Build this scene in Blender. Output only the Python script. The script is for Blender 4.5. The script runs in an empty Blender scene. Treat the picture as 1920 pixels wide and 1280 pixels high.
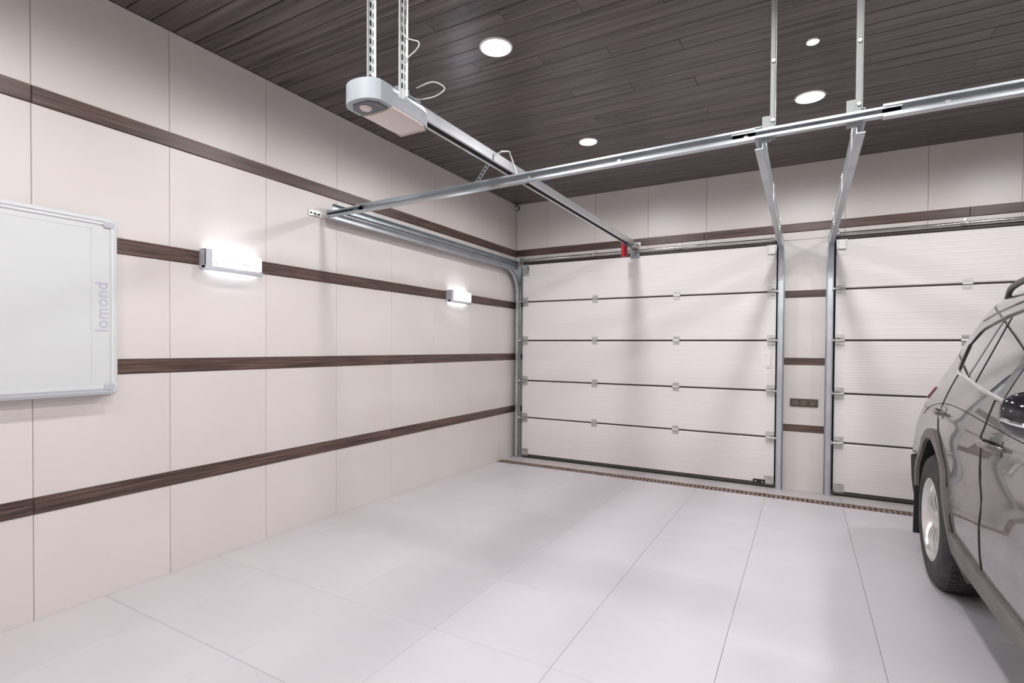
import bpy, bmesh, math, random
from mathutils import Vector, Matrix
random.seed(7)
scene = bpy.context.scene
COL = scene.collection
R = math.radians

# ------------------------------------------------------------------ camera
cam_data = bpy.data.cameras.new('camera')
cam_data.sensor_width = 36.0
cam_data.lens = 18.3514
cam_data.shift_y = 0.012859
cam_data.clip_start = 0.02
cam = bpy.data.objects.new('camera', cam_data)
COL.objects.link(cam)
_f = Vector((-0.48792123, 0.87277204, -0.01420719))
_r = Vector((0.87279379, 0.48804283, 0.00672292))
_u = Vector((-0.01280129, 0.0091197, 0.99987647))
cam.matrix_world = Matrix(((_r.x, _u.x, -_f.x, 3.1099), (_r.y, _u.y, -_f.y, -5.6584),
                           (_r.z, _u.z, -_f.z, 1.28774), (0, 0, 0, 1)))
scene.camera = cam

# ------------------------------------------------------------------ world and exposure
world = bpy.data.worlds.new('world')
scene.world = world
world.use_nodes = True
bg = world.node_tree.nodes['Background']
bg.inputs[0].default_value = (0.02, 0.022, 0.03, 1)
bg.inputs[1].default_value = 0.3
scene.view_settings.view_transform = 'Standard'
scene.view_settings.look = 'None'
scene.view_settings.gamma = 1.0
scene.view_settings.use_curve_mapping = False
scene.view_settings.exposure = 0.25
LAMP_W = 32.0          # power of every ceiling downlight
LENS_E = 115.0          # brightness of the downlight lens
SCONCE_E = 16.0        # brightness of a wall light diffuser

# ------------------------------------------------------------------ room measures
CEIL = 3.04
RX = 6.28              # right wall
FY = -7.0              # wall behind the camera
def zf(y):             # the floor falls gently to the drain at the doors
    return -0.05 * min(1.0, max(0.0, (y + 3.0) / 3.0))

# ------------------------------------------------------------------ materials
MATS = {}
def principled(name, color, rough=0.5, metal=0.0, spec=0.5, coat=0.0, coat_rough=0.05, emit=None, estr=0.0):
    m = bpy.data.materials.new(name); m.use_nodes = True
    b = m.node_tree.nodes['Principled BSDF']
    b.inputs['Base Color'].default_value = (*color, 1)
    b.inputs['Roughness'].default_value = rough
    b.inputs['Metallic'].default_value = metal
    b.inputs['Specular IOR Level'].default_value = spec
    b.inputs['Coat Weight'].default_value = coat
    b.inputs['Coat Roughness'].default_value = coat_rough
    if emit:
        b.inputs['Emission Color'].default_value = (*emit, 1)
        b.inputs['Emission Strength'].default_value = estr
    MATS[name] = m
    return m
def nodes(m):
    return m.node_tree.nodes, m.node_tree.links, m.node_tree.nodes['Principled BSDF']
def position_map(m, scale, jitter=True):
    n, l, b = nodes(m)
    g = n.new('ShaderNodeNewGeometry')
    mp = n.new('ShaderNodeMapping'); mp.inputs['Scale'].default_value = scale
    l.new(g.outputs['Position'], mp.inputs['Vector'])
    if jitter:
        oi = n.new('ShaderNodeObjectInfo')
        mu = n.new('ShaderNodeMath'); mu.operation = 'MULTIPLY'; mu.inputs[1].default_value = 37.0
        cb = n.new('ShaderNodeCombineXYZ')
        l.new(oi.outputs['Random'], mu.inputs[0])
        for i in range(3): l.new(mu.outputs[0], cb.inputs[i])
        l.new(cb.outputs[0], mp.inputs['Location'])
    return mp.outputs['Vector']
def noise_tint(m, c1, c2, scale, detail=4.0, p1=0.35, p2=0.65, rough=None, bump=0.0, bump_dist=0.002, jitter=True):
    n, l, b = nodes(m)
    v = position_map(m, scale, jitter)
    t = n.new('ShaderNodeTexNoise'); t.inputs['Scale'].default_value = 1.0
    t.inputs['Detail'].default_value = detail; t.inputs['Roughness'].default_value = 0.6
    l.new(v, t.inputs['Vector'])
    r = n.new('ShaderNodeValToRGB')
    r.color_ramp.elements[0].position = p1; r.color_ramp.elements[0].color = (*c1, 1)
    r.color_ramp.elements[1].position = p2; r.color_ramp.elements[1].color = (*c2, 1)
    l.new(t.outputs['Fac'], r.inputs['Fac']); l.new(r.outputs['Color'], b.inputs['Base Color'])
    if rough:
        q = n.new('ShaderNodeMapRange'); q.inputs['To Min'].default_value = rough[0]; q.inputs['To Max'].default_value = rough[1]
        l.new(t.outputs['Fac'], q.inputs['Value']); l.new(q.outputs['Result'], b.inputs['Roughness'])
    if bump:
        bp = n.new('ShaderNodeBump'); bp.inputs['Strength'].default_value = bump; bp.inputs['Distance'].default_value = bump_dist
        l.new(t.outputs['Fac'], bp.inputs['Height']); l.new(bp.outputs['Normal'], b.inputs['Normal'])
    return m

M_WALL = noise_tint(principled('wall_panel_laminate', (.7, .65, .62), .38), (.685, .64, .607), (.715, .67, .637), (1.2, 1.2, 1.2), 2.0)
M_GROUT = principled('wall_joint', (.50, .46, .44), .8)  # joint colour between the wall panels, a little darker than the laminate
M_WALLBACK = principled('wall_backing', (.55, .5, .47), .8)
M_TILE = noise_tint(principled('floor_tile_ceramic', (.6, .57, .58), .33), (.60, .575, .595), (.635, .61, .63), (1.7, 1.7, 1.7), 3.0, rough=(.31, .42))
M_TGROUT = principled('tile_grout', (.52, .485, .48), .8)
M_CEIL = noise_tint(principled('ceiling_wood_laminate', (.05, .035, .035), .3, spec=.5), (.034, .024, .024), (.135, .102, .103), (1.0, 30, 30), 7.0, .36, .66, rough=(.22, .36), bump=.25, bump_dist=.002)
M_CEILBACK = principled('ceiling_backing', (.010, .007, .006), .8)
M_WOODX = noise_tint(principled('strip_wood_along_x', (.09, .05, .04), .4), (.032, .019, .015), (.16, .097, .076), (2.6, 70, 95), 7.0, .36, .66, rough=(.3, .5), bump=.3)
M_WOODY = noise_tint(principled('strip_wood_along_y', (.09, .05, .04), .4), (.032, .019, .015), (.16, .097, .076), (70, 2.6, 95), 7.0, .36, .66, rough=(.3, .5), bump=.3)
M_DOOR = principled('door_section_white', (.83, .785, .785), .42)
n, l, b = nodes(M_DOOR)
v = position_map(M_DOOR, (0, 0, 1), False)
wv = n.new('ShaderNodeTexWave'); wv.bands_direction = 'Z'; wv.inputs['Scale'].default_value = 6.5
l.new(v, wv.inputs['Vector'])
rp = n.new('ShaderNodeValToRGB'); rp.color_ramp.elements[0].position = .90; rp.color_ramp.elements[1].position = 1.0
l.new(wv.outputs['Fac'], rp.inputs['Fac'])
v2 = position_map(M_DOOR, (120, 120, 220), False)
nz = n.new('ShaderNodeTexNoise'); nz.inputs['Scale'].default_value = 1.0
l.new(v2, nz.inputs['Vector'])
ad = n.new('ShaderNodeMath'); ad.operation = 'MULTIPLY_ADD'; ad.inputs[1].default_value = .25
l.new(nz.outputs['Fac'], ad.inputs[0]); l.new(rp.outputs['Color'], ad.inputs[2])
bp = n.new('ShaderNodeBump'); bp.inputs['Strength'].default_value = .35; bp.inputs['Distance'].default_value = .002
l.new(ad.outputs[0], bp.inputs['Height']); l.new(bp.outputs['Normal'], b.inputs['Normal'])
M_BROWN = principled('dark_brown_coated_steel', (.045, .028, .022), .45)
M_GALV = noise_tint(principled('galvanised_steel', (.6, .62, .64), .3, .6), (.66, .69, .71), (.74, .76, .77), (5, 5, 5), 2.0, rough=(.26, .36))
M_GALVD = noise_tint(principled('galvanised_steel_dull', (.4, .43, .46), .4, .9), (.40, .45, .48), (.48, .53, .55), (5, 5, 5), 2.0, rough=(.32, .48))
M_TRACK = noise_tint(principled('galvanised_track_steel', (.5, .52, .54), .3, .85), (.50, .54, .57), (.60, .63, .65), (5, 5, 5), 2.0, rough=(.31, .42))
M_ZINC = principled('zinc_bracket', (.60, .59, .57), .35, .75)
M_SHAFT = principled('polished_shaft_steel', (.62, .62, .62), .16, 1.0)
M_STRUT = principled('strut_zinc_dull', (.34, .36, .35), .6, .3)
M_STRAP = principled('slotted_strap_steel', (.74, .77, .76), .4, .4)
M_SLOT = principled('slot_black', (.006, .006, .006), .9)
M_RUBBER = principled('black_rubber', (.018, .018, .020), .6)
M_ALU = principled('dark_aluminium', (.09, .085, .09), .35, .6)
M_WHITEP = principled('white_plastic', (.69, .71, .71), .35)
M_BOARD = principled('board_enamel', (.66, .685, .675), .25)
M_BOARDLINE = principled('board_print_line', (.58, .59, .60), .5)
M_GREYP = principled('light_grey_plastic', (.52, .53, .57), .35)
M_LAV = principled('lavender_print', (.50, .50, .61), .5)
M_OPGREY = principled('opener_grey_plastic', (.36, .40, .42), .4)
M_OPSIDE = principled('opener_silver_plastic', (.50, .52, .56), .28, .3)
M_OPLENS = principled('opener_cover_beige', (.70, .62, .57), .4)
M_OPDARK = principled('opener_dark_grey', (.13, .14, .16), .45)
M_RED = principled('red_plastic', (.36, .006, .026), .45)
M_CORD = principled('cord_grey', (.5, .5, .5), .6)
M_LENS = principled('downlight_lens', (.9, .9, .9), .4, emit=(1.0, .97, 1.0), estr=LENS_E)
M_RING = principled('downlight_ring_white', (.8, .8, .8), .35)
M_DIFF = principled('wall_light_diffuser', (.9, .9, .9), .4, emit=(.88, .91, 1.0), estr=SCONCE_E)
M_HOUS = principled('wall_light_silver', (.56, .58, .62), .38, .25)
M_SWITCH = principled('switch_dark_bronze', (.075, .058, .042), .4)
M_SWITCHM = principled('switch_module', (.13, .105, .085), .35)
M_RUST = noise_tint(principled('drain_rusty_steel', (.25, .18, .14), .55, .5), (.22, .13, .10), (.42, .36, .31), (14, 40, 40), 4.0)
M_KERB = noise_tint(principled('threshold_stone', (.58, .55, .54), .45), (.53, .50, .49), (.58, .55, .54), (3, 3, 3))

# car
M_PAINT = principled('car_paint_brown_grey', (.13, .115, .11), .28, .35, coat=1.0, coat_rough=.03)
n, l, b = nodes(M_PAINT)
tc = n.new('ShaderNodeTexCoord')
nz = n.new('ShaderNodeTexNoise'); nz.inputs['Scale'].default_value = 5.0; nz.inputs['Detail'].default_value = 8
l.new(tc.outputs['Object'], nz.inputs['Vector'])
rp = n.new('ShaderNodeValToRGB')
rp.color_ramp.elements[0].position = .3; rp.color_ramp.elements[0].color = (.070, .060, .057, 1)
rp.color_ramp.elements[1].position = .75; rp.color_ramp.elements[1].color = (.145, .128, .120, 1)
l.new(nz.outputs['Fac'], rp.inputs['Fac'])
vo = n.new('ShaderNodeTexVoronoi'); vo.inputs['Scale'].default_value = 55.0; vo.inputs['Randomness'].default_value = 1.0
l.new(tc.outputs['Object'], vo.inputs['Vector'])
dr = n.new('ShaderNodeValToRGB'); dr.color_ramp.elements[0].position = .12; dr.color_ramp.elements[0].color = (0, 0, 0, 1)
dr.color_ramp.elements[1].position = .20; dr.color_ramp.elements[1].color = (1, 1, 1, 1)
l.new(vo.outputs['Distance'], dr.inputs['Fac'])
nz2 = n.new('ShaderNodeTexNoise'); nz2.inputs['Scale'].default_value = 9.0
l.new(tc.outputs['Object'], nz2.inputs['Vector'])
gt = n.new('ShaderNodeMath'); gt.operation = 'LESS_THAN'; gt.inputs[1].default_value = .47
l.new(nz2.outputs['Fac'], gt.inputs[0])
mx = n.new('ShaderNodeMath'); mx.operation = 'MAXIMUM'
l.new(gt.outputs[0], mx.inputs[0]); l.new(dr.outputs['Color'], mx.inputs[1])
mc = n.new('ShaderNodeMix'); mc.data_type = 'RGBA'; mc.inputs['A'].default_value = (.045, .038, .04, 1)
l.new(mx.outputs[0], mc.inputs['Factor']); l.new(rp.outputs['Color'], mc.inputs['B'])
l.new(mc.outputs['Result'], b.inputs['Base Color'])
bp = n.new('ShaderNodeBump'); bp.inputs['Strength'].default_value = .25; bp.inputs['Distance'].default_value = .0015; bp.invert = True
l.new(mx.outputs[0], bp.inputs['Height']); l.new(bp.outputs['Normal'], b.inputs['Coat Normal'])
M_CLAD = noise_tint(principled('car_cladding_plastic', (.17, .155, .15), .5), (.14, .125, .12), (.20, .18, .175), (6, 6, 6))
M_GLASS = principled('car_tinted_glass', (.02, .02, .022), .03, 0.0, .8, coat=1.0, coat_rough=.01)
M_CHROME = principled('car_chrome', (.75, .74, .73), .14, 1.0)
M_BLACKG = principled('car_gloss_black', (.012, .012, .016), .12, coat=.6)
M_BLACKM = principled('car_matt_black', (.010, .010, .011), .8)
M_SEAM = principled('car_seam', (.02, .018, .018), .8)
M_TYRE = noise_tint(principled('tyre_rubber', (.03, .03, .03), .7), (.022, .022, .023), (.055, .052, .05), (12, 12, 12))
M_RIM = principled('alloy_rim', (.74, .73, .72), .28, .85)
M_TAIL = principled('tail_light_red', (.55, .20, .19), .15, coat=.8)
M_HEAD = principled('head_light_clear', (.55, .56, .58), .08, .3, coat=1.0)

# ------------------------------------------------------------------ mesh helpers
class MB:
    def __init__(self): self.v = []; self.f = []; self.mi = []
    def add(self, vs, fs, mi=0):
        o = len(self.v); self.v += [tuple(p) for p in vs]
        for q in fs: self.f.append([i + o for i in q]); self.mi.append(mi)
    def box(self, a, b, mi=0):
        x0, y0, z0 = a; x1, y1, z1 = b
        self.add([(x0, y0, z0), (x1, y0, z0), (x1, y1, z0), (x0, y1, z0), (x0, y0, z1), (x1, y0, z1), (x1, y1, z1), (x0, y1, z1)],
                 [(0, 3, 2, 1), (4, 5, 6, 7), (0, 1, 5, 4), (1, 2, 6, 5), (2, 3, 7, 6), (3, 0, 4, 7)], mi)
        return self
    def prism(self, pts, axis, a, b, mi=0):
        """polygon pts (2D) extruded along axis from a to b; the 2D axes are the remaining ones in xyz order"""
        def P(q, t):
            if axis == 0: return (t, q[0], q[1])
            if axis == 1: return (q[0], t, q[1])
            return (q[0], q[1], t)
        k = len(pts)
        vs = [P(q, a) for q in pts] + [P(q, b) for q in pts]
        fs = [tuple(range(k))[::-1], tuple(range(k, 2 * k))]
        fs += [(i, (i + 1) % k, k + (i + 1) % k, k + i) for i in range(k)]
        self.add(vs, fs, mi); return self
    def sweep(self, path, prof, side, mi=0, closed=True):
        """2D profile (s, n) swept along a path; s runs along the fixed vector side, n along side x tangent"""
        side = Vector(side).normalized(); k = len(prof); vs = []
        m = len(path)
        for i, p in enumerate(path):
            p = Vector(p)
            t = (Vector(path[min(i + 1, m - 1)]) - Vector(path[max(i - 1, 0)])).normalized()
            nn = side.cross(t).normalized()
            if 0 < i < m - 1:
                t0 = (p - Vector(path[i - 1])).normalized(); sc = 1.0 / max(.3, t.dot(t0))
            else: sc = 1.0
            for s, q in prof: vs.append(p + side * s + nn * q * sc)
        fs = []
        for i in range(m - 1):
            for j in range(k if closed else k - 1):
                a, b2 = i * k + j, i * k + (j + 1) % k
                fs.append((a, b2, b2 + k, a + k))
        if closed: fs += [tuple(range(k))[::-1], tuple(range((m - 1) * k, m * k))]
        self.add(vs, fs, mi); return self
    def tube(self, path, r, seg=8, mi=0, flat=1.0, up=(0, 0, 1)):
        m = len(path); vs = []; prev = None
        for i, p in enumerate(path):
            p = Vector(p)
            t = (Vector(path[min(i + 1, m - 1)]) - Vector(path[max(i - 1, 0)])).normalized()
            if prev is None:
                a = Vector(up).cross(t)
                if a.length < 1e-3: a = Vector((1, 0, 0)).cross(t)
                a.normalize()
            else:
                a = (prev - t * prev.dot(t)).normalized()
            prev = a; c = t.cross(a)
            rr = r[i] if isinstance(r, (list, tuple)) else r
            for j in range(seg):
                w = 2 * math.pi * j / seg
                vs.append(p + a * math.cos(w) * rr + c * math.sin(w) * rr * flat)
        fs = [(i * seg + j, i * seg + (j + 1) % seg, (i + 1) * seg + (j + 1) % seg, (i + 1) * seg + j) for i in range(m - 1) for j in range(seg)]
        fs += [tuple(range(seg))[::-1], tuple(range((m - 1) * seg, m * seg))]
        self.add(vs, fs, mi); return self
    def lathe(self, prof, center, axis=2, seg=32, mi=0):
        """profile (radius, height) turned about axis through center"""
        vs = []; k = len(prof)
        for j in range(seg):
            w = 2 * math.pi * j / seg
            for r, h in prof:
                c, s = r * math.cos(w), r * math.sin(w)
                d = {0: (h, c, s), 1: (c, h, s), 2: (c, s, h)}[axis]
                vs.append((center[0] + d[0], center[1] + d[1], center[2] + d[2]))
        fs = [(j * k + i, ((j + 1) % seg) * k + i, ((j + 1) % seg) * k + i + 1, j * k + i + 1) for j in range(seg) for i in range(k - 1)]
        self.add(vs, fs, mi); return self
    def grid(self, rows, mi=0, close=False):
        k = len(rows[0]); vs = [p for r in rows for p in r]
        fs = [(i * k + j, i * k + j + 1, (i + 1) * k + j + 1, (i + 1) * k + j) for i in range(len(rows) - 1) for j in range(k - 1)]
        self.add(vs, fs, mi); return self
    def mesh(self, name, mats, smooth=False, org=(0, 0, 0), fix=True):
        me = bpy.data.meshes.new(name)
        o = Vector(org)
        me.from_pydata([tuple(Vector(p) - o) for p in self.v], [], self.f)
        for m in (mats if isinstance(mats, (list, tuple)) else [mats]): me.materials.append(m)
        for p, i in zip(me.polygons, self.mi): p.material_index = i
        if fix:
            bm = bmesh.new(); bm.from_mesh(me)
            bmesh.ops.remove_doubles(bm, verts=bm.verts, dist=1e-5)
            bmesh.ops.recalc_face_normals(bm, faces=bm.faces)
            bm.to_mesh(me); bm.free()
        if smooth:
            for p in me.polygons: p.use_smooth = True
            if smooth != 'all':
                me.set_sharp_from_angle(angle=R(38))
        me.update()
        return me
    def build(self, name, mats, parent=None, smooth=False, org=None, fix=True):
        """vertices are given in world space; they are stored relative to the top-level parent's place"""
        if org is None:
            root = parent
            while root is not None and root.parent is not None: root = root.parent
            org = root.location if root is not None else (0, 0, 0)
        return link(name, self.mesh(name, mats, smooth, org, fix), parent)
def link(name, me, parent=None, loc=None):
    o = bpy.data.objects.new(name, me); COL.objects.link(o)
    if parent is not None: o.parent = parent
    if loc is not None: o.location = loc
    return o
def tag(o, label=None, cat=None, group=None, kind=None):
    if label: o['label'] = label
    if cat: o['category'] = cat
    if group: o['group'] = group
    if kind: o['kind'] = kind
    return o
def thing(name, label, cat, loc=(0, 0, 0), group=None):
    o = bpy.data.objects.new(name, None); COL.objects.link(o); o.location = loc
    o.empty_display_size = .1
    return tag(o, label, cat, group)
def children_of(o): return [c for c in bpy.data.objects if c.parent == o]
def copy_tree(o, parent=None):
    c = o.copy(); COL.objects.link(c)
    if parent is not None: c.parent = parent
    for ch in children_of(o): copy_tree(ch, c)
    return c
def place(mb_or_obj, org): pass
def panel_mesh(name, mat, w, h, t, axis, bev=.0025):
    """a flat board w x h, t thick with eased front edges, centred on its back face; axis is the outward direction"""
    b = MB(); x, y = w / 2, h / 2
    rings = [(x, y, 0), (x, y, t - bev), (x - bev, y - bev, t)]
    vs = []
    for a, c, d in rings:
        for s, q in ((-1, -1), (1, -1), (1, 1), (-1, 1)):
            u, v = s * a, q * c
            vs.append({'+x': (d, u, v), '-x': (-d, u, v), '-y': (u, -d, v), '+y': (u, d, v), '-z': (u, v, -d), '+z': (u, v, d)}[axis])
    fs = [(3, 2, 1, 0), (8, 9, 10, 11)]
    for k in (0, 4):
        fs += [(k + i, k + (i + 1) % 4, k + 4 + (i + 1) % 4, k + 4 + i) for i in range(4)]
    b.add(vs, fs)
    return b.mesh(name, mat)
_cache = {}
def piece(name, mat, w, h, t, axis, parent, loc, bev=.0025):
    key = (name, mat.name, round(w, 4), round(h, 4), round(t, 4), axis)
    if key not in _cache: _cache[key] = panel_mesh(name, mat, w, h, t, axis, bev)
    return link(name, _cache[key], parent, loc)

# ------------------------------------------------------------------ floor
TX0, TY0, TP = 0.472, -4.35, 0.588
DR0, DR1 = -0.465, -0.325           # the drain channel
fl = MB()
ys = [FY - .2, -3.0, DR0, ]
def slab(mb, ya, yb, top, thick=.12, x0=-.2, x1=RX + .2):
    za, zb = zf(ya) - top, zf(yb) - top
    mb.add([(x0, ya, -.2), (x1, ya, -.2), (x1, yb, -.2), (x0, yb, -.2), (x0, ya, za), (x1, ya, za), (x1, yb, zb), (x0, yb, zb)],
           [(0, 3, 2, 1), (4, 5, 6, 7), (0, 1, 5, 4), (1, 2, 6, 5), (2, 3, 7, 6), (3, 0, 4, 7)])
slab(fl, FY - .2, -3.0, .009); slab(fl, -3.0, DR0, .009); slab(fl, DR0, DR1, .09); slab(fl, DR1, .25, .009)
floor = fl.build('floor', M_TGROUT)
tag(floor, kind='structure')
def tile(x0, x1, y0, y1, mat=M_TILE, g=.0007):
    x0 += g; x1 -= g; y0 += g; y1 -= g
    za, zb = zf(y0), zf(y1); e = .0012
    vs = [(x0, y0, za - .01), (x1, y0, za - .01), (x1, y1, zb - .01), (x0, y1, zb - .01),
          (x0, y0, za - e), (x1, y0, za - e), (x1, y1, zb - e), (x0, y1, zb - e),
          (x0 + e, y0 + e, za), (x1 - e, y0 + e, za), (x1 - e, y1 - e, zb), (x0 + e, y1 - e, zb)]
    fs = [(3, 2, 1, 0), (8, 9, 10, 11)]
    for k in (0, 4): fs += [(k + i, k + (i + 1) % 4, k + 4 + (i + 1) % 4, k + 4 + i) for i in range(4)]
    m = MB(); m.add(vs, fs)
    return m
def cuts(start, pitch, lo, hi):
    k = math.ceil((lo - start) / pitch - 1e-6); r = [lo]
    while start + k * pitch < hi - 1e-6:
        if start + k * pitch > lo + .02: r.append(start + k * pitch)
        k += 1
    return r + [hi]
TXS = cuts(TX0, TP, 0.001, RX - .001); TYS = cuts(TY0, TP, FY + .001, DR0)
if -3.0 not in TYS:
    pass
for i in range(len(TXS) - 1):
    for j in range(len(TYS) - 1):
        tile(TXS[i], TXS[i + 1], TYS[j], TYS[j + 1]).build('tile', M_TILE, floor)
for i in range(len(TXS) - 1):
    tile(TXS[i], TXS[i + 1], DR1, .02, M_KERB).build('tile', M_KERB, floor)

# ------------------------------------------------------------------ left wall, right wall and the wall behind the camera
BANDS = [(.497, .572), (1.135, 1.210), (1.760, 1.838), (2.395, 2.475)]
def zones(lo=-.05):
    z = [lo]; out = []
    for a, b2 in BANDS: out.append((z[-1], a)); z.append(b2)
    out.append((z[-1], CEIL)); return out
def clad_wall(name, side):
    m = MB()
    if side == 'left': m.box((-.25, FY - .2, -.2), (-.012, .25, CEIL + .2))
    if side == 'right': m.box((RX + .012, FY - .2, -.2), (RX + .25, .25, CEIL + .2))
    if side == 'front': m.box((-.012, FY - .25, -.2), (RX + .012, FY - .012, CEIL + .2))
    w = m.build(name, M_GROUT); tag(w, kind='structure')
    if side == 'front':
        cs = cuts(.2, .6, 0.0, RX)
    else:
        cs = cuts(-4.635, .6, FY, .0)
    for i in range(len(cs) - 1):
        a, c = cs[i], cs[i + 1]
        for z0, z1 in zones():
            wd, h = c - a - .0018, z1 - z0 - .002
            mid, zc = (a + c) / 2, (z0 + z1) / 2
            if side == 'left': piece('panel', M_WALL, wd, h, .012, '+x', w, (-.012, mid, zc))
            if side == 'right': piece('panel', M_WALL, wd, h, .012, '-x', w, (RX + .012, mid, zc))
            if side == 'front': piece('panel', M_WALL, wd, h, .012, '+y', w, (mid, FY - .012, zc))
    # wood strips in the gaps between the panel rows, joined where two boards meet
    for bi, (z0, z1) in enumerate(BANDS):
        js = [FY, -4.635, -2.231 + .3 * (bi % 2), -.002] if side != 'front' else [0.0, 2.4 + .3 * bi, 5.0, RX]
        for a, c in zip(js[:-1], js[1:]):
            wd, h, mid, zc = c - a - .0015, z1 - z0 - .002, (a + c) / 2, (z0 + z1) / 2
            if side == 'left': piece('wood_strip', M_WOODY, wd, h, .018, '+x', w, (-.012, mid, zc))
            if side == 'right': piece('wood_strip', M_WOODY, wd, h, .018, '-x', w, (RX + .012, mid, zc))
            if side == 'front': piece('wood_strip', M_WOODX, wd, h, .018, '+y', w, (mid, FY - .012, zc))
    return w
clad_wall('wall_left', 'left'); clad_wall('wall_right', 'right'); clad_wall('wall_front', 'front')

# ------------------------------------------------------------------ back wall with the two door openings
DX = 3.235                              # offset from the first door to the second
OP = [(.105, 2.895), (.105 + DX, 2.895 + DX)]
OTOP = 2.325
bw = MB()
bw.box((0, .012, OTOP), (RX, .25, CEIL + .2))
for a, c in ((0, OP[0][0]), (OP[0][1], OP[1][0]), (OP[1][1], RX)): bw.box((a, .012, -.2), (c, .25, OTOP))
wall_back = bw.build('wall_back', M_GROUT); tag(wall_back, kind='structure')
cs = cuts(.423, .6, 0.0, RX)
for i in range(len(cs) - 1):
    a, c = cs[i], cs[i + 1]; wd = c - a - .0018
    piece('panel', M_WALL, wd, CEIL - 2.478 - .002, .012, '-y', wall_back, ((a + c) / 2, .012, (CEIL + 2.478) / 2))
    piece('panel', M_WALL, wd, 2.400 - OTOP - .002, .012, '-y', wall_back, ((a + c) / 2, .012, (2.400 + OTOP) / 2))
for a, c in ((0.0, 2.2), (2.2, 4.3), (4.3, RX)):
    piece('wood_strip', M_WOODX, c - a - .0015, .076, .018, '-y', wall_back, ((a + c) / 2, .012, 2.439))
PZ = [(-.07, .503), (.567, 1.139), (1.203, 1.778), (1.842, OTOP)]
for a, c in ((0, OP[0][0]), (OP[0][1], OP[1][0]), (OP[1][1], RX)):
    for z0, z1 in PZ:
        piece('panel', M_WALL, c - a - .002, z1 - z0 - .002, .012, '-y', wall_back, ((a + c) / 2, .012, (z0 + z1) / 2))
    for z0, z1 in ((.503, .567), (1.139, 1.203), (1.778, 1.842)):
        piece('wood_strip', M_WOODX, c - a - .002, z1 - z0 - .002, .016, '-y', wall_back, ((a + c) / 2, .012, (z0 + z1) / 2))

# ------------------------------------------------------------------ ceiling of dark wooden planks
ce = MB(); ce.box((-.2, FY - .2, CEIL + .014), (RX + .2, .2, CEIL + .2))
ceiling = ce.build('ceiling', M_CEILBACK); tag(ceiling, kind='structure')
PW = .118; k = 0; y = -.001
while y > FY + .01:
    y2 = max(y - PW, FY)
    j = [0.0, 1.3 + 1.17 * ((k * 7) % 4) / 3, 4.0 + 1.3 * ((k * 5) % 3) / 2, RX]
    for a, c in zip(j[:-1], j[1:]):
        piece('plank', M_CEIL, c - a - .0002, y - y2 - .004, .014, '-z', ceiling, ((a + c) / 2, (y + y2) / 2, CEIL + .014), bev=.003)
    y = y2; k += 1

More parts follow.
